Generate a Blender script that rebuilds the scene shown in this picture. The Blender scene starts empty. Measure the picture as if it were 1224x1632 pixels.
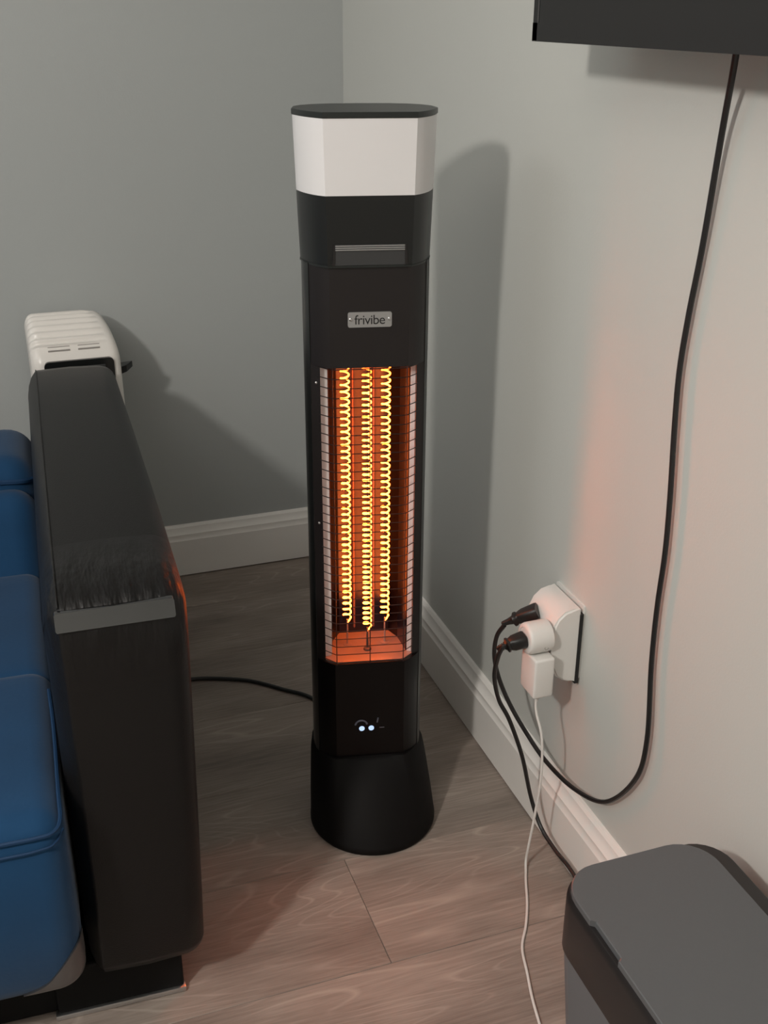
import bpy, bmesh, math, random
from mathutils import Vector, Matrix

random.seed(4)
SC = bpy.context.scene
COL = SC.collection
PI = math.pi

# ------------------------------------------------------------------ camera, light, exposure
cam_d = bpy.data.cameras.new('camera')
cam = bpy.data.objects.new('camera', cam_d)
COL.objects.link(cam)
SC.camera = cam
RT = Vector((0.9430582570, -0.3325971597, 0.0045003509))
UP = Vector((0.1344670519, 0.3935779226, 0.9094036677))
FW = Vector((0.3042363157, 0.8570154889, -0.4158902692))
cam.matrix_world = Matrix(((RT.x, UP.x, -FW.x, -0.785), (RT.y, UP.y, -FW.y, -2.494), (RT.z, UP.z, -FW.z, 1.3), (0, 0, 0, 1)))
cam_d.sensor_fit = 'VERTICAL'
cam_d.sensor_height = 24.0
cam_d.lens = 24.0 * 1763.97 / 1632.0
cam_d.clip_start = 0.02

SC.view_settings.view_transform = 'Standard'
SC.view_settings.look = 'None'
SC.view_settings.gamma = 1.0
SC.view_settings.use_curve_mapping = False
SC.view_settings.exposure = 0.0

world = bpy.data.worlds.new('world')
SC.world = world
world.use_nodes = True
world.node_tree.nodes['Background'].inputs[0].default_value = (0.9, 0.95, 1.0, 1)
world.node_tree.nodes['Background'].inputs[1].default_value = 0.0

def light(name, kind, loc, power, color, size):
    d = bpy.data.lights.new(name, kind)
    d.energy = power
    d.color = color
    if kind == 'POINT':
        d.shadow_soft_size = size
    else:
        d.shape = 'DISK'
        d.size = size
    o = bpy.data.objects.new(name, d)
    o.location = loc
    COL.objects.link(o)
    return o
# bulb of the room lamp, left of the photographer, and a weak unseen fill added to brighten the right wall
light('room_lamp_bulb', 'POINT', (-1.89, -2.46, 1.87), 92, (1.0, 0.945, 0.88), 0.08)
light('fill_light', 'AREA', (-3.1, -0.95, 2.42), 16, (0.95, 0.97, 1.0), 1.6)

# ------------------------------------------------------------------ helpers: materials
def new_mat(name):
    m = bpy.data.materials.new(name)
    m.use_nodes = True
    return m, m.node_tree, m.node_tree.nodes['Principled BSDF']

def mat(name, color, rough=0.5, metal=0.0, var=0.06, scale=40, bump=0.0, bscale=None, spec=0.5, coat=0.0, sheen=0.0, sub=0.0, stretch=(1, 1, 1), aniso=0):
    m, nt, b = new_mat(name)
    L = nt.links
    tc = nt.nodes.new('ShaderNodeTexCoord')
    mp = nt.nodes.new('ShaderNodeMapping')
    mp.inputs['Scale'].default_value = stretch
    L.new(tc.outputs['Object'], mp.inputs[0])
    nz = nt.nodes.new('ShaderNodeTexNoise')
    nz.inputs['Scale'].default_value = scale
    nz.inputs['Detail'].default_value = 4
    L.new(mp.outputs[0], nz.inputs['Vector'])
    mr = nt.nodes.new('ShaderNodeMapRange')
    mr.inputs[3].default_value = 1 - var
    mr.inputs[4].default_value = 1 + var
    L.new(nz.outputs[0], mr.inputs[0])
    mx = nt.nodes.new('ShaderNodeMix')
    mx.data_type = 'RGBA'
    mx.blend_type = 'MULTIPLY'
    mx.inputs[0].default_value = 1
    mx.inputs[6].default_value = (*color, 1)
    L.new(mr.outputs[0], mx.inputs[7])
    L.new(mx.outputs[2], b.inputs['Base Color'])
    b.inputs['Roughness'].default_value = rough
    b.inputs['Metallic'].default_value = metal
    b.inputs['Specular IOR Level'].default_value = spec
    b.inputs['Coat Weight'].default_value = coat
    b.inputs['Sheen Weight'].default_value = sheen
    b.inputs['Subsurface Weight'].default_value = sub
    if sub:
        b.inputs['Subsurface Radius'].default_value = (0.02, 0.02, 0.02)
    if bump:
        n2 = nt.nodes.new('ShaderNodeTexNoise')
        n2.inputs['Scale'].default_value = bscale or scale * 4
        n2.inputs['Detail'].default_value = 3
        L.new(mp.outputs[0], n2.inputs['Vector'])
        bp = nt.nodes.new('ShaderNodeBump')
        bp.inputs['Strength'].default_value = bump
        bp.inputs['Distance'].default_value = 0.002
        L.new(n2.outputs[0], bp.inputs['Height'])
        L.new(bp.outputs[0], b.inputs['Normal'])
    return m

def emit(name, color, strength):
    m, nt, b = new_mat(name)
    b.inputs['Base Color'].default_value = (0.05, 0.03, 0.02, 1)
    b.inputs['Emission Color'].default_value = (*color, 1)
    b.inputs['Emission Strength'].default_value = strength
    # a little life along the wire
    tc = nt.nodes.new('ShaderNodeTexCoord')
    nz = nt.nodes.new('ShaderNodeTexNoise')
    nz.inputs['Scale'].default_value = 30
    nt.links.new(tc.outputs['Object'], nz.inputs['Vector'])
    mr = nt.nodes.new('ShaderNodeMapRange')
    mr.inputs[3].default_value = strength * 0.85
    mr.inputs[4].default_value = strength * 1.15
    nt.links.new(nz.outputs[0], mr.inputs[0])
    nt.links.new(mr.outputs[0], b.inputs['Emission Strength'])
    return m

def coil_mat():
    """red-hot wire, cooler where it enters the ceramic at the top"""
    m, nt, b = new_mat('glowing heating coil')
    L = nt.links
    b.inputs['Base Color'].default_value = (0.05, 0.03, 0.02, 1)
    tc = nt.nodes.new('ShaderNodeTexCoord')
    sp = nt.nodes.new('ShaderNodeSeparateXYZ')
    L.new(tc.outputs['Object'], sp.inputs[0])
    mr = nt.nodes.new('ShaderNodeMapRange')
    mr.inputs[1].default_value = 0.812
    mr.inputs[2].default_value = 0.780
    L.new(sp.outputs[2], mr.inputs[0])
    rp = nt.nodes.new('ShaderNodeValToRGB')
    rp.color_ramp.elements[0].color = (0.08, 0.006, 0.001, 1)
    rp.color_ramp.elements[1].color = (1.0, 0.135, 0.0125, 1)
    L.new(mr.outputs[0], rp.inputs[0])
    L.new(rp.outputs[0], b.inputs['Emission Color'])
    b.inputs['Emission Strength'].default_value = 37
    return m

def wood_mat():
    m, nt, b = new_mat('greige oak plank')
    L = nt.links
    N = nt.nodes.new
    tc = N('ShaderNodeTexCoord')
    oi = N('ShaderNodeObjectInfo')
    off = N('ShaderNodeCombineXYZ')
    mul = N('ShaderNodeMath'); mul.operation = 'MULTIPLY'; mul.inputs[1].default_value = 37.0
    L.new(oi.outputs['Random'], mul.inputs[0])
    L.new(mul.outputs[0], off.inputs[0]); L.new(mul.outputs[0], off.inputs[1])
    add = N('ShaderNodeVectorMath'); add.operation = 'ADD'
    L.new(tc.outputs['Object'], add.inputs[0]); L.new(off.outputs[0], add.inputs[1])
    # cathedral grain: distorted bands stretched along the plank
    mp = N('ShaderNodeMapping'); mp.inputs['Scale'].default_value = (0.9, 5.5, 1)
    L.new(add.outputs[0], mp.inputs[0])
    big = N('ShaderNodeTexNoise'); big.inputs['Scale'].default_value = 1.6; big.inputs['Detail'].default_value = 1.5
    big.inputs['Roughness'].default_value = 0.4
    L.new(mp.outputs[0], big.inputs['Vector'])
    m1 = N('ShaderNodeMath'); m1.operation = 'MULTIPLY'; m1.inputs[1].default_value = 26
    L.new(big.outputs[0], m1.inputs[0])
    fr = N('ShaderNodeMath'); fr.operation = 'PINGPONG'; fr.inputs[1].default_value = 0.5
    L.new(m1.outputs[0], fr.inputs[0])
    rings = N('ShaderNodeMapRange'); rings.inputs[1].default_value = 0.0; rings.inputs[2].default_value = 0.13
    L.new(fr.outputs[0], rings.inputs[0])
    # fine fibres
    mp2 = N('ShaderNodeMapping'); mp2.inputs['Scale'].default_value = (11, 230, 1)
    L.new(add.outputs[0], mp2.inputs[0])
    fib = N('ShaderNodeTexNoise'); fib.inputs['Scale'].default_value = 1; fib.inputs['Detail'].default_value = 6
    fib.inputs['Roughness'].default_value = 0.65
    L.new(mp2.outputs[0], fib.inputs['Vector'])
    # soft blotches
    mp3 = N('ShaderNodeMapping'); mp3.inputs['Scale'].default_value = (3.0, 9, 1)
    L.new(add.outputs[0], mp3.inputs[0])
    blo = N('ShaderNodeTexNoise'); blo.inputs['Scale'].default_value = 1; blo.inputs['Detail'].default_value = 3
    L.new(mp3.outputs[0], blo.inputs['Vector'])
    ramp = N('ShaderNodeValToRGB')
    ramp.color_ramp.elements[0].position = 0.29; ramp.color_ramp.elements[0].color = (0.150, 0.121, 0.103, 1)
    ramp.color_ramp.elements[1].position = 0.73; ramp.color_ramp.elements[1].color = (0.42, 0.35, 0.302, 1)
    mixf = N('ShaderNodeMix'); mixf.inputs[0].default_value = 0.55
    L.new(fib.outputs[0], mixf.inputs[2]); L.new(blo.outputs[0], mixf.inputs[3])
    L.new(mixf.outputs[0], ramp.inputs[0])
    light_line = N('ShaderNodeMix'); light_line.data_type = 'RGBA'
    light_line.inputs[7].default_value = (0.44, 0.37, 0.32, 1)
    inv = N('ShaderNodeMapRange'); inv.inputs[3].default_value = 0.8; inv.inputs[4].default_value = 0.0
    L.new(rings.outputs[0], inv.inputs[0])
    msk = N('ShaderNodeMath'); msk.operation = 'MULTIPLY'
    fm = N('ShaderNodeMapRange'); fm.inputs[1].default_value = 0.42; fm.inputs[2].default_value = 0.62
    L.new(blo.outputs[0], fm.inputs[0])
    L.new(inv.outputs[0], msk.inputs[0]); L.new(fm.outputs[0], msk.inputs[1])
    L.new(msk.outputs[0], light_line.inputs[0]); L.new(ramp.outputs[0], light_line.inputs[6])
    hv = N('ShaderNodeHueSaturation')
    vr = N('ShaderNodeMapRange'); vr.inputs[3].default_value = 0.9; vr.inputs[4].default_value = 1.1
    L.new(oi.outputs['Random'], vr.inputs[0]); L.new(vr.outputs[0], hv.inputs['Value'])
    L.new(light_line.outputs[2], hv.inputs['Color'])
    L.new(hv.outputs[0], b.inputs['Base Color'])
    b.inputs['Roughness'].default_value = 0.5
    b.inputs['Specular IOR Level'].default_value = 0.4
    bp = N('ShaderNodeBump'); bp.inputs['Strength'].default_value = 0.25; bp.inputs['Distance'].default_value = 0.001
    L.new(fib.outputs[0], bp.inputs['Height']); L.new(bp.outputs[0], b.inputs['Normal'])
    return m

def leather_mat():
    """black leather; creases with their own shape run across the front bend"""
    m, nt, b = new_mat('black leather')
    L = nt.links
    N = nt.nodes.new
    tc = N('ShaderNodeTexCoord')
    vor = N('ShaderNodeTexVoronoi'); vor.inputs['Scale'].default_value = 420
    L.new(tc.outputs['Object'], vor.inputs['Vector'])
    mp = N('ShaderNodeMapping'); mp.inputs['Scale'].default_value = (46, 12, 12)
    L.new(tc.outputs['Object'], mp.inputs[0])
    cr = N('ShaderNodeTexNoise'); cr.inputs['Scale'].default_value = 1.0; cr.inputs['Detail'].default_value = 3
    L.new(mp.outputs[0], cr.inputs['Vector'])
    # creases only near the front bend (object space)
    sep = N('ShaderNodeSeparateXYZ'); L.new(tc.outputs['Object'], sep.inputs[0])
    zr = N('ShaderNodeMapRange'); zr.inputs[1].default_value = 0.56; zr.inputs[2].default_value = 0.645
    L.new(sep.outputs[2], zr.inputs[0])
    yr = N('ShaderNodeMapRange'); yr.inputs[1].default_value = 0.13; yr.inputs[2].default_value = 0.05
    L.new(sep.outputs[1], yr.inputs[0])
    mk = N('ShaderNodeMath'); mk.operation = 'MULTIPLY'
    L.new(zr.outputs[0], mk.inputs[0]); L.new(yr.outputs[0], mk.inputs[1])
    crm = N('ShaderNodeMath'); crm.operation = 'MULTIPLY'
    L.new(cr.outputs[0], crm.inputs[0]); L.new(mk.outputs[0], crm.inputs[1])
    b1 = N('ShaderNodeBump'); b1.inputs['Strength'].default_value = 0.12; b1.inputs['Distance'].default_value = 0.001
    L.new(vor.outputs['Distance'], b1.inputs['Height'])
    b2 = N('ShaderNodeBump'); b2.inputs['Strength'].default_value = 0.9; b2.inputs['Distance'].default_value = 0.012
    L.new(crm.outputs[0], b2.inputs['Height']); L.new(b1.outputs[0], b2.inputs['Normal'])
    L.new(b2.outputs[0], b.inputs['Normal'])
    b.inputs['Base Color'].default_value = (0.0062, 0.0058, 0.0058, 1)
    b.inputs['Roughness'].default_value = 0.43
    b.inputs['Specular IOR Level'].default_value = 0.3
    return m

M = {}
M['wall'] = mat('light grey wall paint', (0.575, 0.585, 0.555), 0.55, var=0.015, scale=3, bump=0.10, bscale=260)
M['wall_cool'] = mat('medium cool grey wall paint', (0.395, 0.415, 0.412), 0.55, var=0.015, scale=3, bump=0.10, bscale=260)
M['ceil'] = mat('white ceiling paint', (0.75, 0.75, 0.74), 0.8, var=0.02, scale=5)
M['trim'] = mat('white trim paint', (0.86, 0.835, 0.80), 0.35, var=0.03, scale=12)
M['wood'] = wood_mat()
M['sub'] = mat('dark plank joint', (0.06, 0.045, 0.037), 0.8)
M['black'] = mat('black powder coat', (0.0045, 0.004, 0.004), 0.6, var=0.08, scale=300, bump=0.05, bscale=900, spec=0.16)
M['panel'] = mat('matt dark brown-black panel', (0.012, 0.0095, 0.0095), 0.42, var=0.05, scale=200, spec=0.4)
M['control'] = mat('black control panel plastic', (0.0035, 0.003, 0.003), 0.32, var=0.05, scale=200, spec=0.22)
M['gloss'] = mat('satin black plastic', (0.008, 0.009, 0.009), 0.28, var=0.05, scale=60)
M['lid'] = mat('black green plastic lid', (0.012, 0.015, 0.014), 0.35, var=0.05, scale=60)
M['diff'] = mat('frosted white diffuser', (0.765, 0.755, 0.76), 0.4, var=0.01, scale=20, sub=0.25)
M['recess'] = mat('grey black recess plastic', (0.035, 0.036, 0.037), 0.45, var=0.05)
M['silver'] = mat('satin silver', (0.62, 0.62, 0.62), 0.35, 1.0, var=0.04, scale=200)
M['badge'] = mat('brushed grey badge', (0.42, 0.42, 0.42), 0.42, 0.7, var=0.05, scale=120, stretch=(1, 8, 8))
M['ink'] = mat('black print', (0.01, 0.01, 0.01), 0.6)
M['alu'] = mat('polished aluminium reflector', (0.036, 0.044, 0.075), 0.28, 1.0, var=0.05, scale=30)
M['alu_floor'] = mat('satin aluminium reflector floor', (0.27, 0.24, 0.22), 0.4, 0.4, var=0.05, scale=60)
M['alu_rib'] = mat('satin aluminium rib', (0.16, 0.11, 0.12), 0.4, 0.3, var=0.05, scale=60)
M['alu_dull'] = mat('dull aluminium flange', (0.74, 0.73, 0.72), 0.5, 0.2, var=0.05, scale=60)
M['wire'] = mat('black grille wire', (0.010, 0.008, 0.008), 0.4)
M['coil'] = coil_mat()
M['cap'] = mat('dark ceramic end cap', (0.06, 0.05, 0.045), 0.6)
M['led'] = emit('blue white indicator', (0.50, 0.68, 1.0), 1.15)
M['led_dim'] = emit('dim indicator icon', (0.5, 0.6, 0.8), 0.05)
M['leather'] = leather_mat()
M['blue'] = mat('blue velvet', (0.006, 0.043, 0.110), 0.8, var=0.3, scale=7, bump=0.15, bscale=160, spec=0.2, sheen=0.12)
M['piping'] = mat('dark blue piping', (0.008, 0.035, 0.09), 0.6, spec=0.3)
M['chrome'] = mat('dark chrome', (0.16, 0.16, 0.165), 0.08, 1.0, var=0.02)
M['gun'] = mat('gunmetal', (0.20, 0.20, 0.205), 0.42, 0.9, var=0.04)
M['frame'] = mat('black sofa underframe', (0.005, 0.005, 0.005), 0.7, spec=0.2)
M['white'] = mat('white plastic', (0.76, 0.75, 0.72), 0.35, var=0.01)
M['ivory'] = mat('off-white ribbed plastic', (0.74, 0.71, 0.67), 0.32, var=0.02)
M['grey'] = mat('grey print', (0.30, 0.28, 0.26), 0.5)
M['cord'] = mat('black cord rubber', (0.012, 0.012, 0.012), 0.42)
M['bin_lid'] = mat('charcoal grey lid plastic', (0.102, 0.106, 0.111), 0.42, var=0.03, scale=300, bump=0.06, bscale=900)
M['bin_black'] = mat('black bin rim plastic', (0.018, 0.016, 0.016), 0.4, var=0.03)
M['bin_body'] = mat('slate grey bin body', (0.13, 0.135, 0.145), 0.45, var=0.03)
M['tv'] = mat('black television plastic', (0.0125, 0.0125, 0.0125), 0.5, var=0.03)
M['screen'] = mat('dark television screen', (0.019, 0.019, 0.020), 0.35, var=0.02)

# ------------------------------------------------------------------ helpers: geometry
def link(name, me, material=None, parent=None, loc=None, smooth=False):
    o = bpy.data.objects.new(name, me)
    COL.objects.link(o)
    if material and not me.materials:
        me.materials.append(material)
    if parent:
        o.parent = parent
    if loc:
        o.location = loc
    if smooth:
        for p in me.polygons:
            p.use_smooth = True
    return o

def obj(name, bm, m, parent=None, smooth=False, loc=None, sharp=35):
    bmesh.ops.recalc_face_normals(bm, faces=bm.faces[:])
    me = bpy.data.meshes.new(name)
    bm.to_mesh(me)
    bm.free()
    o = link(name, me, M[m] if isinstance(m, str) else m, parent, loc, smooth)
    if smooth:
        me.set_sharp_from_angle(angle=math.radians(sharp))
    return o

def empty(name, loc, rz=0, label=None, cat=None):
    o = bpy.data.objects.new(name, None)
    o.empty_display_size = 0.05
    COL.objects.link(o)
    o.location = loc
    o.rotation_euler = (0, 0, rz)
    if label:
        o['label'] = label
        o['category'] = cat
    return o

def tag(o, label, cat, group=None):
    o['label'] = label
    o['category'] = cat
    if group:
        o['group'] = group
    return o

def struct(o, label=None):
    o['kind'] = 'structure'
    if label:
        o['label'] = label
    return o

def box(x0, x1, y0, y1, z0, z1, bevel=0.0, seg=2, bm=None):
    own = bm is None
    b = bmesh.new()
    bmesh.ops.create_cube(b, size=1)
    for v in b.verts:
        v.co = Vector(((x0 + x1) / 2 + v.co.x * (x1 - x0), (y0 + y1) / 2 + v.co.y * (y1 - y0), (z0 + z1) / 2 + v.co.z * (z1 - z0)))
    if bevel:
        bmesh.ops.bevel(b, geom=b.edges[:], offset=bevel, segments=seg, affect='EDGES', profile=0.5)
    if own:
        return b
    me = bpy.data.meshes.new('t'); b.to_mesh(me); b.free(); bm.from_mesh(me); bpy.data.meshes.remove(me)
    return bm

def loft(rings, closed=True, cap=True, bm=None):
    """rings: list of equal-length point lists"""
    bm = bm or bmesh.new()
    vs = [[bm.verts.new(p) for p in r] for r in rings]
    n = len(rings[0])
    for a, b in zip(vs[:-1], vs[1:]):
        for i in range(n if closed else n - 1):
            j = (i + 1) % n
            try:
                bm.faces.new((a[i], a[j], b[j], b[i]))
            except ValueError:
                pass
    if cap and closed:
        bm.faces.new(list(reversed(vs[0])))
        bm.faces.new(vs[-1])
    return bm

def smooth_path(pts, k=8):
    P = [Vector(p) for p in pts]
    P = [P[0] * 2 - P[1]] + P + [P[-1] * 2 - P[-2]]
    out = []
    for i in range(1, len(P) - 2):
        a, b, c, d = P[i - 1:i + 3]
        for s in range(k):
            t = s / k
            out.append(0.5 * ((2 * b) + (c - a) * t + (2 * a - 5 * b + 4 * c - d) * t * t + (3 * b - a - 3 * c + d) * t ** 3))
    out.append(P[-2])
    return out

def tube(path, r, sides=8, cap=True, bm=None):
    path = [Vector(p) for p in path]
    rr = r if isinstance(r, (list, tuple)) else [r] * len(path)
    rings = []
    t0 = (path[1] - path[0]).normalized()
    ref = Vector((0, 0, 1)) if abs(t0.z) < 0.9 else Vector((1, 0, 0))
    nrm = (ref - t0 * ref.dot(t0)).normalized()
    for i, p in enumerate(path):
        t = (path[min(i + 1, len(path) - 1)] - path[max(i - 1, 0)]).normalized()
        nrm = (nrm - t * nrm.dot(t))
        nrm.normalize()
        bn = t.cross(nrm)
        rings.append([p + (nrm * math.cos(a) + bn * math.sin(a)) * rr[i] for a in (2 * PI * q / sides for q in range(sides))])
    return loft(rings, True, cap, bm)

def lathe(profile, axis='Z', n=32, origin=(0, 0, 0)):
    """profile: list of (radius, along)"""
    o = Vector(origin)
    rings = []
    for r, h in profile:
        ring = []
        for q in range(n):
            a = 2 * PI * q / n
            c, s = r * math.cos(a), r * math.sin(a)
            if axis == 'Z':
                ring.append(o + Vector((c, s, h)))
            elif axis == 'X':
                ring.append(o + Vector((h, c, s)))
            else:
                ring.append(o + Vector((s, h, c)))
        rings.append(ring)
    return loft(rings)

def prism(poly, axis, a0, a1):
    """poly: list of 2D points, extruded along axis"""
    def p3(u, v, a):
        return (a, u, v) if axis == 'X' else (u, a, v) if axis == 'Y' else (u, v, a)
    return loft([[p3(u, v, a) for u, v in poly] for a in (a0, a1)])

def rrect(x0, x1, y0, y1, r, n=6):
    pts = []
    for cx, cy, a0 in ((x1 - r, y1 - r, 0), (x0 + r, y1 - r, 90), (x0 + r, y0 + r, 180), (x1 - r, y0 + r, 270)):
        for k in range(n + 1):
            a = math.radians(a0 + 90 * k / n)
            pts.append((cx + r * math.cos(a), cy + r * math.sin(a)))
    return pts

def pillow(x0, x1, y0, y1, z0, z1, r, n=14, puff=(0, 0, 0), fn=None):
    """rounded, slightly inflated box as a dense mesh"""
    c = Vector(((x0 + x1) / 2, (y0 + y1) / 2, (z0 + z1) / 2))
    h = Vector(((x1 - x0) / 2, (y1 - y0) / 2, (z1 - z0) / 2))
    b = bmesh.new()
    def samples(half):
        a = [-half + r * (1 - math.cos(t * PI / 2 / 4)) if False else -half + r * t / 4 for t in range(4)]
        mid = [(-half + r) + (2 * half - 2 * r) * k / n for k in range(n + 1)]
        return a + mid + [-v for v in reversed(a)]
    S = [samples(h[i]) for i in range(3)]
    cache = {}
    def vert(p):
        key = tuple(round(v, 6) for v in p)
        if key in cache:
            return cache[key]
        q = Vector(p)
        inner = Vector([max(-(h[i] - r), min(h[i] - r, q[i])) for i in range(3)])
        d = q - inner
        if d.length > 1e-9:
            q = inner + d.normalized() * r
        u = [max(0, 1 - (q[i] / h[i]) ** 2) for i in range(3)]
        sgn = lambda v: (v / h_max) if False else max(-1, min(1, v * 3))
        q = q + Vector((puff[0] * u[1] * u[2] * (q.x / h.x), puff[1] * u[0] * u[2] * (q.y / h.y), puff[2] * u[0] * u[1] * (q.z / h.z)))
        q = q + c
        if fn:
            q = fn(q)
        cache[key] = b.verts.new(q)
        return cache[key]
    for ax in range(3):
        o1, o2 = (ax + 1) % 3, (ax + 2) % 3
        for s in (-1, 1):
            for i in range(len(S[o1]) - 1):
                for j in range(len(S[o2]) - 1):
                    quad = []
                    for di, dj in ((0, 0), (1, 0), (1, 1), (0, 1)):
                        p = [0, 0, 0]
                        p[ax] = s * h[ax]
                        p[o1] = S[o1][i + di]
                        p[o2] = S[o2][j + dj]
                        quad.append(vert(p))
                    if len(set(quad)) == 4:
                        try:
                            b.faces.new(quad)
                        except ValueError:
                            pass
    return b

# ------------------------------------------------------------------ the room
RX0, RY0, RH = -3.7, -4.7, 2.45
floor = struct(obj('floor', box(RX0, 0, RY0, 0, -0.05, -0.004), 'sub'), 'grey-brown oak plank floor')
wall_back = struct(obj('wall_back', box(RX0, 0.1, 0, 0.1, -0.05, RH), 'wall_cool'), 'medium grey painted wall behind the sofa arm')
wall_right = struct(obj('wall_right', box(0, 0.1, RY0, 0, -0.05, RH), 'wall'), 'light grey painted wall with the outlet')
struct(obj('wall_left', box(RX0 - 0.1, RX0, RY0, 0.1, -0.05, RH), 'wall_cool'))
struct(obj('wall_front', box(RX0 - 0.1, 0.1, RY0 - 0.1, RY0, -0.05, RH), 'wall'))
struct(obj('ceiling', box(RX0 - 0.1, 0.1, RY0 - 0.1, 0.1, RH, RH + 0.08), 'ceil'))

PW, PL = 0.234, 1.22
plank_me = None
rows = range(-1, 22)
seam0 = -1.346
row_off = {}
k0 = int(math.floor((RY0 - seam0) / PW))
k1 = int(math.ceil((0 - seam0) / PW))
joint = {0: -0.362, -1: -0.92, 1: -0.80, 2: -0.25, 3: -1.02, 4: -0.55, -2: -0.12, -3: -0.66, 5: -0.1}
plank_cache = {}
def plank_mesh(lx, ly):
    key = (round(lx, 3), round(ly, 3))
    if key not in plank_cache:
        b = box(0, lx, 0, ly, -0.004, 0.0)
        top = [e for e in b.edges if all(v.co.z > -0.001 for v in e.verts)]
        bmesh.ops.bevel(b, geom=top, offset=0.0007, segments=1, affect='EDGES')
        me = bpy.data.meshes.new('plank')
        b.to_mesh(me); b.free()
        me.materials.append(M['wood'])
        plank_cache[key] = me
    return plank_cache[key]
for k in range(k0, k1):
    ya = max(seam0 + k * PW, RY0)
    yb = min(seam0 + (k + 1) * PW, 0)
    if yb - ya < 0.01:
        continue
    j = joint.get(k, random.uniform(-1.2, 0))
    x = j
    while x < 0:
        x += PL
    while x > RX0:
        a, e = max(x - PL, RX0), min(x, 0)
        if e - a > 0.01:
            o = link('plank', plank_mesh(e - a - 0.0007, yb - ya - 0.0007), None, floor, (a + 0.00035, ya + 0.00035, 0))
        x -= PL

prof = [(0, 0), (0.022, 0), (0.022, 0.094), (0.0195, 0.0975), (0.018, 0.104), (0.0185, 0.109), (0.0145, 0.113), (0.0105, 0.120), (0.0095, 0.126), (0.005, 0.131), (0, 0.132)]
bb = prism([(-t, z + 0.003) for t, z in prof], 'Y', RY0, -0.0002)
struct(obj('baseboard_right', bb, 'trim', smooth=True, sharp=25), 'white moulded baseboard under the outlet')
bb = prism([(-t * 0.8, z + 0.003) for t, z in prof], 'X', RX0, -0.0002)
struct(obj('baseboard_back', bb, 'trim', smooth=True, sharp=25), 'white moulded baseboard behind the heater')

# ------------------------------------------------------------------ heater
HX, HY, HA = -0.273, -0.963, math.radians(-12.5)
H = empty('tower_heater', (HX, HY, 0), HA, 'tall black infrared tower heater with glowing orange coils and white lamp top', 'heater')

def front_half(w, flat, yf, ys, n=6, bulge=0.5):
    """from the left side extreme to the right one, across the front (y negative)"""
    right = []
    for k in range(n + 1):
        t = k / n
        lx, ly = flat + (w - flat) * t, yf + (ys - yf) * t
        a = t * PI / 2
        ex, ey = flat + (w - flat) * math.sin(a), ys + (yf - ys) * math.cos(a)
        right.append((lx + (ex - lx) * bulge, ly + (ey - ly) * bulge))
    left = [(-x, y) for x, y in reversed(right)]
    return left + right

def outline(w, flat, yf, ys, yb, n=6, bulge=0.5, nb=10):
    f = front_half(w, flat, yf, ys, n, bulge)
    back = []
    for k in range(1, nb):
        a = PI * k / nb
        c, s = math.cos(a), math.sin(a)
        back.append((w * math.copysign(abs(c) ** 0.75, c), ys + (yb - ys) * abs(s) ** 0.75))
    return f + back

def ring(ol, z):
    return [(x, y, z) for x, y in ol]

# base: round foot pushed forward, rising to a shoulder round the column
nb_pts = len(outline(1, 0.5, -1, 0, 1))
top_ol = outline(0.0975, 0.060, -0.070, -0.006, 0.066)
def dense(ol, k=6):
    out = []
    for i in range(len(ol)):
        a, b_ = Vector(ol[i]), Vector(ol[(i + 1) % len(ol)])
        m = max(1, int((b_ - a).length / 0.006))
        out += [a + (b_ - a) * t / m for t in range(m)]
    return out
rings = []
FR, FC = 0.109, -0.057
top_d = dense(top_ol)
def foot(mixv):
    pts = []
    for p in top_d:
        d = (p - Vector((0, -0.012))).normalized()
        c = Vector((0.005, FC)) + d * FR
        pts.append(p + (c - p) * mixv)
    return pts
for z, mixv, shr in ((0.0, 1, 0.975), (0.004, 1, 1.0), (0.010, 1, 1.0), (0.014, 0.985, 0.995), (0.05, 0.74, 1.0), (0.09, 0.42, 1.0), (0.118, 0.15, 1.0), (0.128, 0.05, 0.995), (0.133, 0.0, 0.975)):
    rings.append([(x * shr, (y - FC) * shr + FC, z + 0.0005) for x, y in foot(mixv)])
obj('base', loft(rings), 'black', H, smooth=True, sharp=50)

Z0, Z1 = 0.115, 0.970          # column
GZ0, GZ1 = 0.319, 0.822        # grille opening
W = 0.0928
# housing: C-shaped shell, sides and back
outer = outline(W, 0.059, -0.068, -0.006, 0.062)
nf = 14
backpts = outer[nf:]                       # right -> back -> left
side_f_r = [(0.0850, -0.0395), (0.0895, -0.0300), (0.0922, -0.018)]
path = side_f_r + [(W, -0.006)] + backpts + [(-W, -0.006)] + [(-x, y) for x, y in reversed(side_f_r)]
inner = []
for x, y in path:
    d = Vector((x, y, 0)).normalized()
    inner.append((x - d.x * 0.004, y - d.y * 0.004))
poly = path + list(reversed(inner))
obj('housing', prism(poly, 'Z', Z0, Z1), 'gloss', H, smooth=True, sharp=40)

# front panels above and below the grille
def front_shell(name, z0, z1, m, inset=0.0015, thick=0.003):
    f = front_half(0.0860, 0.057, -0.0665 + inset, -0.036, 5, 0.35)
    g = [(x * 0.965, y + thick) for x, y in f]
    return obj(name, prism(f + list(reversed(g)), 'Z', z0, z1), m, H, smooth=True, sharp=18)
front_shell('upper_panel', GZ1, Z1 - 0.001, 'panel')
front_shell('lower_panel', Z0, GZ0, 'control')
# dark liner right behind the groove between panel and side rails
for s in (-1, 1):
    obj('groove_liner', box(min(s * 0.0845, s * 0.081), max(s * 0.0845, s * 0.081), -0.036, -0.02, Z0, Z1 - 0.001), 'wire', H)

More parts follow.
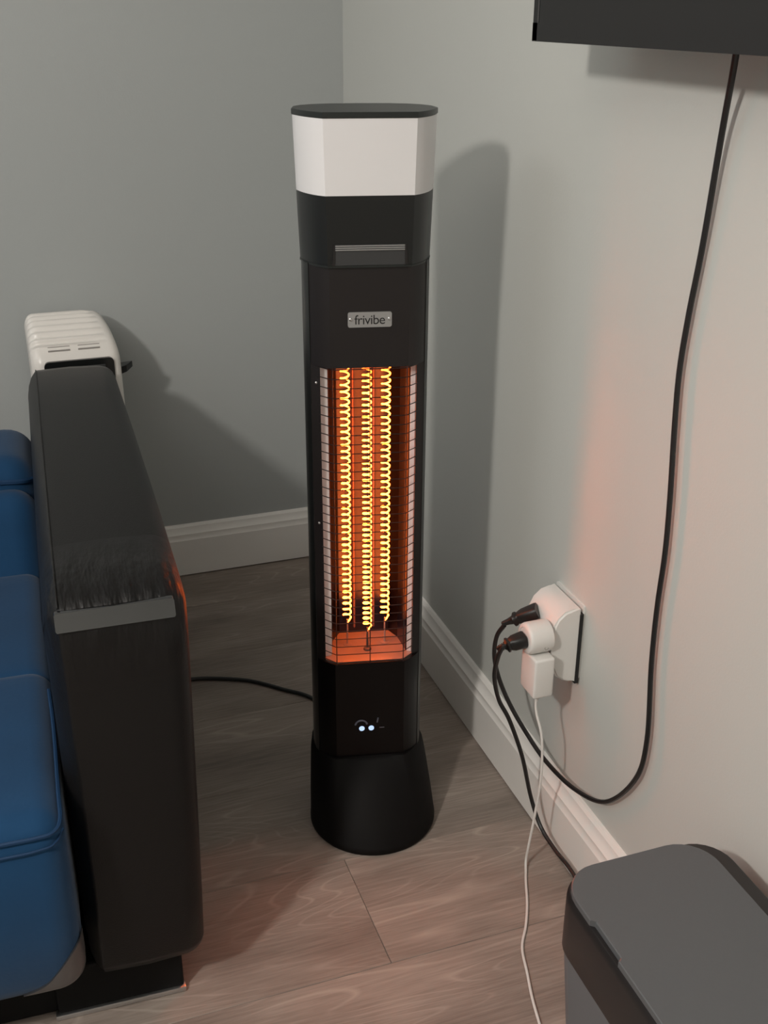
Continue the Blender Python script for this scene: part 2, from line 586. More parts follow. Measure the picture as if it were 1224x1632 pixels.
# collar, diffuser and lid
def head(z0, z1, w0, w1, flat0, flat1, d0, d1):
    return [ring(outline(w0, flat0, -0.068 - d0, -0.008, 0.062 + d0), z0), ring(outline(w1, flat1, -0.068 - d1, -0.008, 0.062 + d1), z1)]
ZC, ZD, ZL = 1.066, 1.0655, 1.1655
obj('collar', loft(head(Z1, ZC, 0.0938, 0.0970, 0.0590, 0.0610, 0.002, 0.005)), 'gloss', H, smooth=True, sharp=22)
r1 = head(ZC, ZL, 0.0970, 0.1000, 0.0610, 0.0630, 0.005, 0.0075)
obj('diffuser', loft(r1), 'diff', H, smooth=True, sharp=24)
lid_r = [ring(outline(w_, f_, yf_, -0.008, yb_, bulge=0.42), z_) for w_, f_, yf_, yb_, z_ in ((0.1005, 0.0632, -0.0763, 0.0705, ZL), (0.1012, 0.0636, -0.0770, 0.0710, ZL + 0.001), (0.1012, 0.0636, -0.0770, 0.0710, ZL + 0.007), (0.1004, 0.0632, -0.0762, 0.0705, ZL + 0.0078))]
obj('lid', loft(lid_r), 'lid', H, smooth=True, sharp=17)
# handle recess on the collar front with a ridged silver strip
yF = -0.0722
obj('recess_panel', prism([(-0.0490, 0.9720), (0.0490, 0.9720), (0.0490, 0.9915), (-0.0490, 0.9915)], 'Y', yF + 0.002, yF + 0.0005), 'recess', H)
vs_ = obj('vent_strip', box(-0.0490, 0.0490, yF - 0.0003, yF + 0.002, 0.9915, 1.0005), 'recess', H)
for q in range(3):
    z = 0.9925 + q * 0.0028
    obj('slat', box(-0.0485, 0.0485, yF - 0.0018, yF, z, z + 0.0016, 0.0004, 1), 'silver', vs_)
for s in (-1, 1):
    obj('recess_edge', prism([(s * 0.0490, 0.9720), (s * 0.0530, 0.9720), (s * 0.0505, 1.0005), (s * 0.0485, 1.0005)], 'Y', yF - 0.0008, yF + 0.002), 'wire', H)
# seam ring under the collar
obj('collar_lip', loft([ring(outline(0.0945, 0.0594, -0.0708, -0.008, 0.0645), Z1 - 0.0015), ring(outline(0.0945, 0.0594, -0.0708, -0.008, 0.0645), Z1 + 0.0012)]), 'lid', H, smooth=True, sharp=25)

# badge
yP = -0.0652
bd = obj('badge', prism(rrect(-0.0315, 0.0315, 0.8825, 0.9045, 0.003, 4), 'Y', yP + 0.0005, yP - 0.0022), 'badge', H, smooth=True, sharp=30)
cu = bpy.data.curves.new('lettering', 'FONT')
cu.body = 'frivibe'
cu.size = 0.0195
cu.align_x = 'CENTER'
cu.extrude = 0.0002
cu.space_character = 0.93
to = bpy.data.objects.new('tmp_text', cu)
COL.objects.link(to)
bpy.context.view_layer.update()
tme = bpy.data.meshes.new_from_object(to.evaluated_get(bpy.context.evaluated_depsgraph_get()))
bpy.data.objects.remove(to)
tme.materials.clear()
txt = link('lettering', tme, M['ink'], bd, (0, yP - 0.0023, 0.8870))
txt.rotation_euler = (PI / 2, 0, 0)
for s in (-1, 1):
    obj('screw', lathe([(0.0012, -0.0046 + yP), (0.0021, -0.0040 + yP), (0.0025, -0.0026 + yP), (0.0025, yP)], 'Y', 10, (s * 0.0278, 0, 0.8945)), 'silver', bd, smooth=True)

# indicator lights and dim icons
yL = -0.0653
for x in (-0.014, 0.002):
    obj('indicator_light', lathe([(0.0015, yL - 0.0012), (0.0046, yL - 0.0006), (0.0048, yL + 0.001)], 'Y', 18, (x, 0, 0.1900)), 'led', H, smooth=True)
arc = [(-0.015 + 0.010 * math.cos(a), yL - 0.0004, 0.1970 + 0.0095 * math.sin(a)) for a in [PI * (0.06 + 0.9 * t / 10) for t in range(11)]]
obj('indicator_icon', tube(arc, 0.0016, 6), 'led_dim', H, smooth=True)
obj('indicator_icon', tube([(0.012, yL - 0.0002, 0.201), (0.0135, yL - 0.0002, 0.210)], 0.0013, 6), 'led_dim', H, smooth=True)
obj('indicator_icon', tube([(0.016, yL - 0.0002, 0.190), (0.024, yL - 0.0002, 0.190)], 0.0008, 6), 'led_dim', H, smooth=True)

# reflector inside the opening
back_w, back_y = 0.042, 0.034
side_y = -0.040
zz = (GZ0, GZ1 + 0.01)
def strip(p, q, z0, z1, t=0.001):
    (x0, y0), (x1, y1) = p, q
    d = Vector((y1 - y0, -(x1 - x0), 0)).normalized() * t
    return prism([(x0, y0), (x1, y1), (x1 + d.x, y1 + d.y), (x0 + d.x, y0 + d.y)], 'Z', z0, z1)
obj('reflector_back', prism([(-back_w, back_y), (back_w, back_y), (back_w, back_y + 0.001), (-back_w, back_y + 0.001)], 'Z', *zz), 'alu', H)
for x in (-0.0165, 0.0165):
    obj('back_rib', prism([(x - 0.0022, back_y), (x - 0.0008, back_y - 0.0035), (x + 0.0008, back_y - 0.0035), (x + 0.0022, back_y)], 'Z', GZ0 + 0.012, GZ1), 'alu_rib', H)
for s in (-1, 1):
    fold = [(s * back_w, back_y), (s * 0.055, 0.010), (s * 0.0630, -0.034)]
    ol = fold + [(x + s * 0.001, y + 0.0006) for x, y in reversed(fold)]
    obj('reflector_side', prism(ol, 'Z', *zz), 'alu', H)
    fi = 0.0600 if s < 0 else 0.0645
    obj('reflector_flange', prism([(s * fi, -0.0360), (s * 0.0735, -0.0385), (s * 0.0735, -0.0375), (s * fi, -0.0350)], 'Z', GZ0, GZ1), 'alu_dull', H)
    obj('side_frame', prism([(s * 0.0715, -0.0480), (s * 0.0850, -0.0385), (s * 0.0850, -0.0330), (s * 0.0715, -0.0370)], 'Z', GZ0 - 0.001, GZ1 + 0.001), 'panel', H)
plate = [(-0.0545, -0.0620), (0.0545, -0.0620), (0.0725, -0.0455), (0.0725, -0.0370), (0.0630, -0.034), (0.055, 0.010), (0.042, 0.034), (-0.042, 0.034), (-0.055, 0.010), (-0.0630, -0.034), (-0.0725, -0.0370), (-0.0725, -0.0455)]
obj('reflector_floor', prism(plate, 'Z', GZ0 - 0.003, GZ0 + 0.001), 'alu_floor', H)
obj('reflector_roof', prism(plate, 'Z', GZ1 + 0.010, GZ1 + 0.013), 'alu', H)

# coils
def coil(x, y, z0, z1, R, pitch, r):
    n = int((z1 - z0) / pitch)
    seg = 14
    pts = [(x + R * math.cos(2 * PI * q / seg), y + R * math.sin(2 * PI * q / seg), z0 + pitch * q / seg) for q in range(n * seg + 1)]
    pts = [(x, y, z0 - 0.010), (x + R * 0.5, y, z0 - 0.006)] + pts + [(x, y, z1 + 0.004), (x, y, z1 + 0.02)]
    return tube(pts, r, 6)
for x, y, z0 in ((-0.0315, -0.004, 0.372), (0.0, -0.024, 0.366), (0.0315, -0.004, 0.372)):
    obj('heating_coil', coil(x, y, z0, GZ1 - 0.008, 0.0064, 0.0108 if x else 0.0095, 0.0013), 'coil', H, smooth=True)
    f0 = GZ0 + 0.0012
    if x:
        obj('coil_mount', lathe([(0.0075, f0), (0.0075, f0 + 0.001), (0.0016, f0 + 0.0015), (0.0014, z0 - 0.004)], 'Z', 12, (x, y, 0)), 'alu_floor', H, smooth=True)
    else:
        obj('coil_mount', lathe([(0.0068, f0), (0.0060, f0 + 0.003), (0.0022, f0 + 0.0045), (0.0012, z0 - 0.004)], 'Z', 12, (x, y, 0)), 'cap', H, smooth=True)

# wire cage
cage = [(-0.0735, -0.0470), (-0.0545, -0.0655), (0.0545, -0.0655), (0.0735, -0.0470)]
cp = []
for i in range(len(cage) - 1):
    a, b_ = Vector((*cage[i], 0)), Vector((*cage[i + 1], 0))
    cp += [a + (b_ - a) * t for t in (0.06, 0.5, 0.94)]
cp = [Vector((*cage[0], 0))] + cp + [Vector((*cage[-1], 0))]
wb = tube(cp, 0.00075, 5)
wme = bpy.data.meshes.new('wire'); wb.to_mesh(wme); wb.free(); wme.materials.append(M['wire'])
NW = 35
for q in range(NW):
    z = GZ0 + 0.004 + (GZ1 - GZ0 - 0.006) * q / (NW - 1)
    link('wire', wme, None, H, (0, 0, z))
vb = tube([(0, 0, GZ0), (0, 0, (GZ0 + GZ1) / 2), (0, 0, GZ1 + 0.002)], 0.00085, 5)
vme = bpy.data.meshes.new('wire'); vb.to_mesh(vme); vb.free(); vme.materials.append(M['wire'])
for x, y in ((-0.0545, -0.0665), (0.0, -0.0665), (0.0545, -0.0665)):
    link('wire', vme, None, H, (x, y, 0))
# small bright screws on the left rail
for z in (0.795, 0.567):
    obj('screw', lathe([(0.001, -0.0330), (0.0018, -0.0325), (0.0018, -0.030)], 'Y', 10, (-0.0770, -0.0125, z)), 'silver', H, smooth=True)
# cord leaving the back of the heater along the floor
Hm = Matrix.Translation((HX, HY, 0)) @ Matrix.Rotation(HA, 4, 'Z')
hc = [(-0.283, -0.905, 0.045), (-0.268, -0.86, 0.020), (-0.255, -0.76, 0.0045), (-0.2813, -0.6494, 0.0045), (-0.3328, -0.5927, 0.0045), (-0.3875, -0.5415, 0.0045), (-0.448, -0.5105, 0.0045), (-0.5048, -0.4934, 0.0045), (-0.58, -0.49, 0.0045), (-0.68, -0.52, 0.0045)]
inv = Hm.inverted()
obj('power_cord', tube([inv @ p for p in smooth_path(hc)], 0.0042, 8), 'cord', H, smooth=True)

# ------------------------------------------------------------------ sofa
SO = Vector((-0.70, -1.30, 0))
S = empty('sofa', SO, math.radians(-2.0), 'blue velvet tufted sofa with a black leather arm and chrome trim', 'sofa')
def L3(x, y, z):
    return (x - SO.x, y - SO.y, z)

# arm: side outline swept across its width with rounded edges
arm_ol = [(-1.300, 0.088), (-1.318, 0.094), (-1.330, 0.115), (-1.336, 0.20), (-1.338, 0.32), (-1.338, 0.46), (-1.337, 0.56), (-1.3355, 0.600), (-1.333, 0.624), (-1.331, 0.634), (-1.329, 0.642), (-1.326, 0.650), (-1.322, 0.657), (-1.316, 0.663), (-1.302, 0.670), (-1.280, 0.6735), (-1.245, 0.6745), (-1.19, 0.6745), (-1.08, 0.675), (-0.90, 0.672), (-0.70, 0.667), (-0.50, 0.659), (-0.33, 0.652), (-0.297, 0.646), (-0.277, 0.632), (-0.268, 0.610), (-0.266, 0.56), (-0.266, 0.40), (-0.266, 0.20), (-0.266, 0.10), (-0.285, 0.088), (-0.7, 0.088), (-1.0, 0.088)]
def offset(ol, d):
    n = len(ol)
    area = sum(ol[i][0] * ol[(i + 1) % n][1] - ol[(i + 1) % n][0] * ol[i][1] for i in range(n))
    s = 1 if area > 0 else -1
    out = []
    for i in range(n):
        a, b_ = Vector(ol[i - 1]), Vector(ol[(i + 1) % n])
        t = (b_ - a).normalized()
        nin = Vector((-t.y, t.x)) * s
        out.append((ol[i][0] + nin.x * d, ol[i][1] + nin.y * d))
    return out
AX0, AX1 = -0.787, -0.617
rings = []
rl, rr = 0.016, 0.034
cs = [(AX0, 0.060), (AX0 + 0.0008, 0.046), (AX0 + 0.004, 0.030), (AX0 + 0.010, 0.014), (AX0 + 0.0185, 0.0025), (AX0 + 0.0205, 0.0005), (AX0 + 0.024, 0.0)]
cs += [(AX0 + 0.05, -0.001), (AX0 + 0.085, -0.002), (AX1 - 0.06, -0.001)]
cs += [(AX1 - rr * (1 - math.sin(PI / 2 * t / 7)), rr * (1 - math.cos(PI / 2 * t / 7)) * 0.75) for t in range(8)]
for x, d in cs:
    k = (x - AX0) / (AX1 - AX0)
    rings.append([L3(x - k * 0.013 * (0.66 - z) / 0.57, y, z) for y, z in offset(arm_ol, d)])
ab = loft(rings)
obj('arm', ab, 'leather', S, smooth=True, sharp=60)
# stitched seam along the inner top edge
obj('arm_seam', tube([L3(AX0 + 0.0205, p.x, p.y) for p in smooth_path([(y, z, 0) for y, z in arm_ol[13:24]], 3)], 0.0012, 6), 'leather', S, smooth=True)
# chrome plate set into the crease at the arm front
cp_b = prism([(x, z) for x, z in rrect(-0.7715, -0.6335, 0.6405, 0.6612, 0.003, 4)], 'Y', -1.3352, -1.322)
for v in cp_b.verts:
    v.co.y = (-1.3350 if v.co.y < -1.33 else -1.3280) + (v.co.z - 0.6405) * 0.50
    v.co = Vector(L3(*v.co))
bmesh.ops.bevel(cp_b, geom=[e for e in cp_b.edges if e.calc_length() > 0.05 and abs(e.verts[0].co.y - e.verts[1].co.y) < 1e-5], offset=0.0012, segments=2, affect='EDGES')
obj('chrome_plate', cp_b, 'chrome', S, smooth=True, sharp=30)['label'] = 'chrome plate'
# plinth below the arm with a silver foot strip
pb = box(-0.838, -0.662, -1.292, -0.32, 0.006, 0.089, 0.004, 2)
for v in pb.verts:
    v.co = Vector(L3(*v.co))
obj('plinth', pb, 'frame', S)
pb = box(-0.842, -0.660, -1.297, -1.284, 0.001, 0.010, 0.002, 2)
for v in pb.verts:
    v.co = Vector(L3(*v.co))
obj('foot_strip', pb, 'silver', S, smooth=True)

# seat: front section with piping, then channel sections, then the back
def blue(name, *a, **k):
    b = pillow(*a, **k)
    for v in b.verts:
        v.co = Vector(L3(*v.co))
    return obj(name, b, 'blue', S, smooth=True, sharp=80)
SX0, SX1 = -1.95, -0.790
def lean_front(q):
    # front face bows outward in the middle of its height
    t = max(0, min(1, (q.z - 0.17) / 0.25))
    q = q.copy()
    if q.y < -1.25:
        q.y -= 0.016 * math.sin(PI * t)
    return q
blue('seat_front', SX0, SX1, -1.405, -1.045, 0.157, 0.432, 0.034, n=12, puff=(0.0, 0.0, 0.012), fn=lean_front)
blue('seat_section', SX0, SX1, -1.085, -0.72, 0.20, 0.430, 0.035, n=10, puff=(0, 0, 0.014))
def recline(y0, z0, ang):
    c, s = math.cos(ang), math.sin(ang)
    def f(q):
        y, z = q.y - y0, q.z - z0
        return Vector((q.x, y0 + y * c + z * s, z0 - y * s + z * c))
    return f
blue('backrest', SX0, SX1 + 0.002, -0.775, -0.50, 0.30, 0.575, 0.045, n=10, puff=(0, 0.02, 0.008), fn=recline(-0.75, 0.36, math.radians(30)))
blue('headrest', SX0, SX1 + 0.006, -0.640, -0.42, 0.46, 0.588, 0.05, n=8, puff=(0, 0.005, 0.006))
def pipe(pts, r=0.003):
    obj('piping', tube([L3(*p) for p in smooth_path(pts, 4)], r, 6), 'piping', S, smooth=True)
pipe([(SX0, -1.404, 0.415), (-1.4, -1.409, 0.4165), (-0.90, -1.409, 0.4165), (-0.822, -1.408, 0.416), (-0.802, -1.402, 0.416), (-0.794, -1.385, 0.419), (-0.794, -1.34, 0.420), (-0.794, -1.20, 0.421), (-0.797, -1.10, 0.420)], 0.0026)
pipe([(SX0, -1.411, 0.400), (-1.4, -1.415, 0.4015), (-0.90, -1.415, 0.4015), (-0.822, -1.413, 0.4015), (-0.802, -1.405, 0.402), (-0.7925, -1.385, 0.404)], 0.0018)
pipe([(SX0, -0.636, 0.556), (-1.4, -0.6425, 0.558), (-0.90, -0.6410, 0.557), (-0.845, -0.641, 0.556), (-0.812, -0.638, 0.553), (-0.797, -0.624, 0.549), (-0.788, -0.606, 0.546), (-0.782, -0.58, 0.543)], 0.0045)
# gunmetal corner guard at the lower front corner
g_up = smooth_path([(-0.868, 0.1735, 0), (-0.846, 0.186, 0), (-0.834, 0.195, 0), (-0.822, 0.211, 0), (-0.806, 0.231, 0), (-0.7885, 0.246, 0)], 4)
g_lo = smooth_path([(-0.868, 0.1715, 0), (-0.850, 0.1675, 0), (-0.824, 0.1690, 0), (-0.803, 0.1740, 0), (-0.791, 0.185, 0), (-0.7885, 0.203, 0)], 4)
def seat_y(x, z, extra):
    r = 0.034
    dx, dz = max(0, x - (SX1 - r)), max(0, (0.157 + r) - z)
    t = max(0, min(1, (z - 0.17) / 0.25))
    return -1.371 - math.sqrt(max(0, (r + 0.0015) ** 2 - dx * dx - dz * dz)) - 0.016 * math.sin(PI * t) - extra
grid = []
for a, b_ in zip(g_lo, g_up):
    grid.append([(a.x + (b_.x - a.x) * t / 6, a.y + (b_.y - a.y) * t / 6) for t in range(7)])
gb = bmesh.new()
lay = [[[gb.verts.new(L3(x + 0.0015, seat_y(x, z, e), z)) for x, z in row] for row in grid] for e in (0.002, -0.004)]
for f_ in lay:
    for i in range(len(f_) - 1):
        for j in range(6):
            gb.faces.new((f_[i][j], f_[i + 1][j], f_[i + 1][j + 1], f_[i][j + 1]))
loop = lambda f_: [r_[0] for r_ in f_] + f_[-1][1:] + [r_[-1] for r_ in reversed(f_[:-1])] + list(reversed(f_[0][1:-1]))
la, lb = loop(lay[0]), loop(lay[1])
for i in range(len(la)):
    gb.faces.new((la[i], la[(i + 1) % len(la)], lb[(i + 1) % len(la)], lb[i]))
obj('corner_guard', gb, 'gun', S, smooth=True, sharp=40)['label'] = 'grey metal corner guard'
pb = box(SX0 + 0.02, -0.80, -1.28, -0.45, 0.004, 0.21)
for v in pb.verts:
    v.co = Vector(L3(*v.co))
obj('underframe', pb, 'frame', S)

# ------------------------------------------------------------------ ribbed radiator between the arm and the wall
CA = empty('ribbed_radiator', (-0.65, -0.12, 0), 0, 'off-white ribbed radiator behind the far end of the black sofa arm', 'radiator')
cc = Vector(CA.location)
def part(name, b, m, **k):
    for v in b.verts:
        v.co -= cc
    return obj(name, b, m, CA, **k)
top_curve = [(-0.028, 0.640, 0), (-0.031, 0.672, 0), (-0.046, 0.692, 0), (-0.072, 0.700, 0), (-0.105, 0.697, 0), (-0.140, 0.687, 0), (-0.170, 0.672, 0), (-0.192, 0.655, 0), (-0.205, 0.636, 0), (-0.210, 0.612, 0)]
tcv = [(p.x, p.y) for p in smooth_path(top_curve, 14)]
prof_r = tcv + [(-0.211, 0.50), (-0.211, 0.30), (-0.211, 0.10), (-0.205, 0.055), (-0.12, 0.050), (-0.034, 0.055), (-0.028, 0.10), (-0.028, 0.30), (-0.028, 0.50)]
NT = len(tcv)
RXL, RXR = -0.737, -0.553
def rib_amp(i):
    if i >= NT:
        return 0.0
    t = i / (NT - 1)
    if t < 0.14 or t > 0.74:
        return 0.0
    return math.cos(2 * PI * (t - 0.14) / 0.6 * 9)
rings = []
xs_ = [(RXL + 0.024 * (1 - math.cos(PI / 2 * k / 8)), 0.024 * (1 - math.sin(PI / 2 * k / 8))) for k in range(9)]
xs_ += [(RXL + 0.024 + (RXR - RXL - 0.048) * k / 12, 0.0) for k in range(1, 12)]
xs_ += [(RXR - 0.024 * (1 - math.cos(PI / 2 * k / 8)), 0.024 * (1 - math.sin(PI / 2 * k / 8))) for k in range(8, -1, -1)]
for x, d in xs_:
    tx = (x - RXL) / (RXR - RXL)
    fade = max(0, min(1, (0.86 - tx) / 0.10)) * max(0.15, min(1, tx / 0.05))
    base = offset(prof_r, d)
    lift = offset(prof_r, d - 0.0032)
    ring_ = []
    for i in range(len(prof_r)):
        a = rib_amp(i) * fade
        y = base[i][0] + (lift[i][0] - base[i][0]) * a
        z = base[i][1] + (lift[i][1] - base[i][1]) * a
        xx = x - (tx * 0.026 * max(0, min(1, (y + 0.21) / 0.16)))
        ring_.append((xx, y, z))
    rings.append(ring_)
part('ribbed_body', loft(rings), 'ivory', smooth=True, sharp=70)
part('dark_mouth', prism(rrect(-0.712, -0.572, 0.560, 0.6350, 0.010, 5), 'Y', -0.2135, -0.195), 'gloss', smooth=True, sharp=30)
part('mouth_strip', box(-0.700, -0.590, -0.2165, -0.212, 0.600, 0.6220, 0.001, 1), 'recess')
for x in (-0.700, -0.640):
    for q in range(2):
        z = 0.6535 + q * 0.0055
        y = -0.1935 + q * 0.0075
        part('vent_slot', box(x, x + 0.044, y - 0.0022, y + 0.004, z - 0.002, z + 0.0010, 0.0004, 1), 'grey')
fl = [(-0.575, -0.165), (-0.562, -0.188), (-0.545, -0.186), (-0.531, -0.172), (-0.546, -0.160), (-0.560, -0.155)]
part('side_handle', loft([[(x, y, 0.588 + 0.45 * max(0, x + 0.556)) for x, y in fl], [(x, y, 0.604 + 0.30 * max(0, x + 0.556)) for x, y in fl]]), 'gloss')
for y in (-0.17, -0.07):
    part('foot', box(RXL + 0.015, RXR - 0.03, y - 0.015, y + 0.015, 0.001, 0.058, 0.004, 1), 'frame')

# ------------------------------------------------------------------ television
T = empty('television', (-0.10, -1.65, 1.262), 0, 'flat black television on the right wall above the hanging cord', 'television')
tc_ = Vector(T.location)
def at(b, o):
    for v in b.verts:
        v.co -= o
    return b
TY0, TY1, TZ0, TZ1 = -2.12, -1.181, 1.262, 1.80
obj('back_shell', at(box(-0.118, -0.075, TY0 + 0.02, TY1 - 0.02, TZ0 + 0.02, TZ1 - 0.02, 0.006, 2), tc_), 'tv', T)
bz = bmesh.new()
box(-0.132, -0.112, TY1 - 0.013, TY1, TZ0, TZ1, 0.001, 1, bz)
box(-0.132, -0.112, TY0, TY0 + 0.013, TZ0, TZ1, 0.001, 1, bz)
box(-0.132, -0.112, TY0, TY1, TZ0, TZ0 + 0.0205, 0, 1, bz)
box(-0.132, -0.112, TY0, TY1, TZ1 - 0.013, TZ1, 0.001, 1, bz)
obj('bezel', at(bz, tc_), 'tv', T)
obj('screen', at(box(-0.1320, -0.112, TY0 + 0.0165, TY1 - 0.0165, TZ0 + 0.0205, TZ1 - 0.015), tc_), 'tv', T)
obj('wall_mount', at(box(-0.076, -0.0005, -1.85, -1.45, 1.40, 1.66, 0.003, 1), tc_), 'tv', T)

# ------------------------------------------------------------------ outlet tap with plugs
TAP = empty('outlet_tap', (0, -1.163, 0.40), 0, 'white multi-outlet wall tap on the right wall', 'outlet tap')
to_ = Vector(TAP.location)
AY0, AY1 = -1.207, -1.120
tap_poly = [(-0.009, 0.4655), (-0.020, 0.4660), (-0.034, 0.4625), (-0.046, 0.452), (-0.0535, 0.436), (-0.055, 0.420), (-0.054, 0.395), (-0.050, 0.368), (-0.042, 0.350), (-0.030, 0.341), (-0.018, 0.3365), (-0.009, 0.336)]
b = prism(tap_poly, 'Y', AY0, AY1)
# the front leans out a bit on the far side
bmesh.ops.bevel(b, geom=[e for e in b.edges if abs(e.verts[0].co.y - e.verts[1].co.y) < 1e-6 and max(e.verts[0].co.x, e.verts[1].co.x) < -0.0095], offset=0.003, segments=3, affect='EDGES')
obj('tap_body', at(b, to_), 'white', TAP, smooth=True, sharp=40)
obj('gap_shadow', at(prism([(0.9 * 0, 0)] and [(-0.0095, 0.4560), (-0.0035, 0.4560), (-0.0035, 0.332), (-0.0095, 0.332)], 'Y', AY0 - 0.0012, AY1 + 0.001), to_), 'ink', TAP)  # black strip standing in for the shadow in the gap behind the tap
obj('wall_plate', at(prism(rrect(AY0 + 0.001, AY1 + 0.003, 0.338, 0.4685, 0.003, 3), 'X', -0.0035, -0.0002), to_), 'white', TAP, smooth=True, sharp=30)

SPC = (-1.196, 0.424)
SP = empty('smart_plug', (-0.056, SPC[0], SPC[1]), 0, 'round white smart plug in the front of the wall tap', 'smart plug')
so_ = Vector(SP.location)
obj('plug_body', at(lathe([(0.020, -0.0562), (0.0245, -0.0575), (0.0250, -0.062), (0.0250, -0.090), (0.0242, -0.0935), (0.0225, -0.0955), (0.0185, -0.0958), (0.0180, -0.0945), (0.012, -0.0945)], 'X', 40, (0, SPC[0], SPC[1])), so_), 'white', SP, smooth=True, sharp=50)
mk = [(-0.070 + 0.003 * math.cos(a), SPC[0] - 0.0250 * math.cos(0.33) - 0.0002, SPC[1] - 0.0250 * math.sin(0.33) + 0.003 * math.sin(a)) for a in [0.9 + 2 * PI * 0.85 * t / 14 for t in range(15)]]
obj('power_mark', at(tube(mk, 0.0004, 5), so_), 'grey', SP)

CHX0, CHX1, CHY0, CHY1, CHZ0, CHZ1 = -0.090, -0.056, -1.226, -1.178, 0.330, 0.399
CH = empty('charger', (-0.07, -1.2, CHZ0), 0, 'small white cube charger with a thin white cord under the smart plug', 'charger')
co_ = Vector(CH.location)
obj('charger_body', at(box(CHX0, CHX1, CHY0, CHY1, CHZ0, CHZ1, 0.004, 3), co_), 'white', CH, smooth=True, sharp=40)
w = [(-0.077, -1.212, 0.3305), (-0.077, -1.214, 0.300), (-0.072, -1.2300, 0.2573), (-0.070, -1.233, 0.1826), (-0.075, -1.2311, 0.107), (-0.080, -1.2285, 0.048), (-0.082, -1.226, 0.012), (-0.0900, -1.243, 0.0032), (-0.0992, -1.2619, 0.0032), (-0.1188, -1.3065, 0.0032), (-0.1411, -1.3476, 0.0032), (-0.166, -1.3856, 0.0032), (-0.1801, -1.4314, 0.0032), (-0.1934, -1.4749, 0.0032), (-0.2038, -1.5193, 0.0032), (-0.216, -1.575, 0.0032), (-0.245, -1.66, 0.0032), (-0.31, -1.78, 0.0032)]
obj('charger_cord', at(tube(smooth_path(w, 6), 0.0021, 8), co_), 'white', CH, smooth=True)
obj('strain_relief', at(lathe([(0.0038, 0.3305), (0.0034, 0.322), (0.0026, 0.317)], 'Z', 10, (-0.077, -1.2125, 0)), co_), 'white', CH, smooth=True)

def plug(parent, base, direction, L_, w0, h0, off, ribbed=False):
    """moulded two-pin plug body: lofted rounded rectangles along direction"""
    base = Vector(base); d = Vector(direction).normalized()
    side = d.cross(Vector((0, 0, 1))).normalized()
    up = side.cross(d)
    st = [(0, 1, 1), (0.06, 1.08, 1.05), (0.42, 0.95, 1.0), (0.50, 0.72, 0.95), (0.56, 0.70, 0.8), (0.60, 0.86, 0.95), (0.66, 0.86, 0.95), (0.70, 0.5, 0.6)]
    if ribbed:
        t = 0.72
        k = 0
        while t < 1.0:
            s = 0.46 if k % 2 == 0 else 0.33
            s *= 1 - 0.35 * (t - 0.72) / 0.28
            st.append((t, s, s * 1.15)); st.append((t + 0.022, s, s * 1.15))
            t += 0.032; k += 1
    else:
        st += [(0.82, 0.38, 0.45), (1.0, 0.26, 0.34)]
    rings = []
    for t, a, b_ in st:
        c = base + d * (L_ * t)
        rings.append([c + side * u * a + up * v * b_ - off for u, v in rrect(-w0 / 2, w0 / 2, -h0 / 2, h0 / 2, min(w0, h0) * 0.3, 3)])
    return obj('plug_head', loft(rings), 'cord', parent, smooth=True, sharp=50)

tvc = empty('power_cord', (-0.02, -1.40, 0.2), 0, 'black cord hanging from the television in a loop to the wall tap', 'cord')
t_o = Vector(tvc.location)
tvp = [(-0.060, -1.492, 1.33), (-0.050, -1.475, 1.290), (-0.035, -1.4547, 1.2531), (-0.016, -1.4211, 1.1738), (-0.01, -1.4031, 1.0516), (-0.01, -1.3926, 0.9683), (-0.01, -1.3873, 0.8969), (-0.01, -1.391, 0.8249), (-0.01, -1.3994, 0.7345), (-0.01, -1.4035, 0.6561), (-0.01, -1.4008, 0.5706), (-0.01, -1.4037, 0.4839), (-0.011, -1.4164, 0.3683), (-0.012, -1.4013, 0.289), (-0.014, -1.3362, 0.1998), (-0.02, -1.2535, 0.1639), (-0.034, -1.181, 0.1695), (-0.049, -1.1331, 0.1985), (-0.068, -1.105, 0.2413), (-0.085, -1.0945, 0.2892), (-0.100, -1.1042, 0.3405), (-0.104, -1.117, 0.385), (-0.098, -1.130, 0.412)]
obj('cable', at(tube(smooth_path(tvp, 8), 0.0037, 8), t_o), 'cord', tvc, smooth=True)
plug(tvc, (-0.0545, -1.155, 0.444), (-0.052, 0.030, -0.034), 0.062, 0.026, 0.019, t_o)

c2c = empty('power_cord', (-0.04, -1.25, 0.05), 0, 'black cord from the smart plug running down behind the bin', 'cord')
c_o = Vector(c2c.location)
c2p = [(-0.137, -1.1925, 0.4135), (-0.14, -1.2132, 0.4294), (-0.141, -1.2003, 0.4044), (-0.132, -1.1731, 0.3499), (-0.112, -1.1529, 0.2893), (-0.094, -1.1594, 0.2496), (-0.072, -1.1692, 0.1804), (-0.054, -1.1762, 0.0975), (-0.046, -1.2035, 0.0535), (-0.041, -1.2477, 0.0396), (-0.037, -1.3054, 0.0354), (-0.036, -1.42, 0.01), (-0.037, -1.55, 0.006), (-0.039, -1.75, 0.006)]
obj('cable', at(tube(smooth_path(c2p, 8), 0.0036, 8), c_o), 'cord', c2c, smooth=True)
plug(c2c, (-0.0945, SPC[0] + 0.001, SPC[1] - 0.001), (-0.05, 0.004, -0.012), 0.046, 0.024, 0.020, c_o, True)

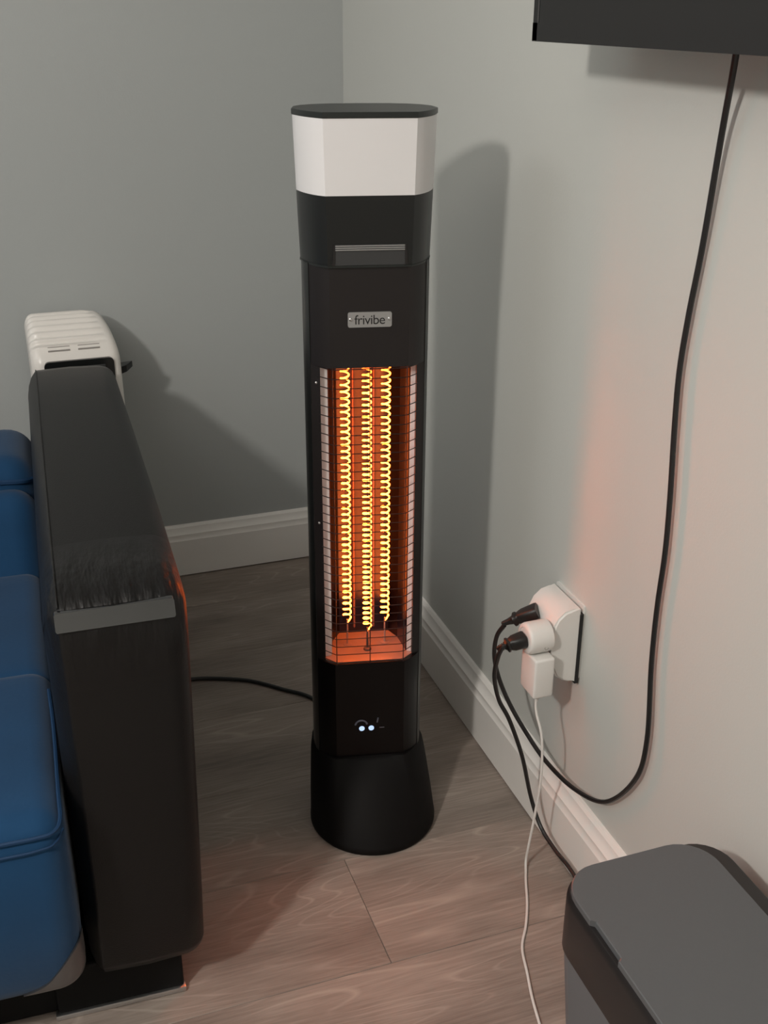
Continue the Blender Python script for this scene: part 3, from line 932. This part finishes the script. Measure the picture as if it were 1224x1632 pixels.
# ------------------------------------------------------------------ bin
BZ = 0.372
B = empty('trash_bin', (-0.155, -1.79, 0), 0, 'slim charcoal grey lidded trash bin with a black rim by the wall', 'trash bin')
bo = Vector(B.location)
def rr3(x0, x1, y0, y1, r, z, n=7):
    return [Vector((x, y, z)) - bo for x, y in rrect(x0, x1, y0, y1, r, n)]
BX0, BX1, BY0, BY1 = -0.256, -0.040, -1.99, -1.610
obj('bin_body', loft([rr3(BX0 + 0.024, BX1 - 0.012, BY0 + 0.02, BY1 - 0.02, 0.035, 0.001), rr3(BX0 + 0.002, BX1 - 0.002, BY0 + 0.002, BY1 - 0.002, 0.042, 0.282)]), 'bin_body', B, smooth=True, sharp=40)
obj('rim_band', loft([rr3(BX0 + 0.001, BX1 - 0.001, BY0 + 0.001, BY1 - 0.001, 0.042, 0.280), rr3(BX0, BX1, BY0, BY1, 0.043, 0.283), rr3(BX0, BX1, BY0, BY1, 0.043, 0.352), rr3(BX0 + 0.001, BX1 - 0.001, BY0 + 0.001, BY1 - 0.001, 0.042, 0.360), rr3(BX0 + 0.003, BX1 - 0.003, BY0 + 0.003, BY1 - 0.003, 0.041, 0.3635)]), 'bin_black', B, smooth=True, sharp=40)
# lid with a finger notch on its left edge
LX0, LX1, LY0, LY1 = BX0 + 0.003, BX1 - 0.020, BY0 + 0.003, BY1 - 0.002
pts = rrect(LX0, LX1, LY0, LY1, 0.046, 7)
lid_pts = []
for i, p in enumerate(pts):
    lid_pts.append(p)
    if i == 15:                               # after the far-left corner, going towards the camera
        lid_pts += [(LX0, -1.690), (LX0 + 0.005, -1.694), (LX0 + 0.005, -1.748), (LX0, -1.752)]
b = loft([[Vector((x, y, 0.3637)) - bo for x, y in lid_pts], [Vector((x, y, BZ - 0.001)) - bo for x, y in lid_pts], [Vector((x * 1.0 + (0.0012 if x < -0.15 else -0.0012), y + (0.0012 if y < -1.8 else -0.0012), BZ)) - bo for x, y in lid_pts]])
obj('lid', b, 'bin_lid', B, smooth=True, sharp=25)
obj('hinge_rail', loft([rr3(BX1 - 0.090, BX1, BY0, BY1 - 0.004, 0.044, 0.350), rr3(BX1 - 0.090, BX1, BY0, BY1 - 0.004, 0.044, BZ - 0.005), rr3(BX1 - 0.088, BX1 - 0.003, BY0 + 0.003, BY1 - 0.007, 0.042, BZ - 0.0025)]), 'bin_black', B, smooth=True, sharp=40)
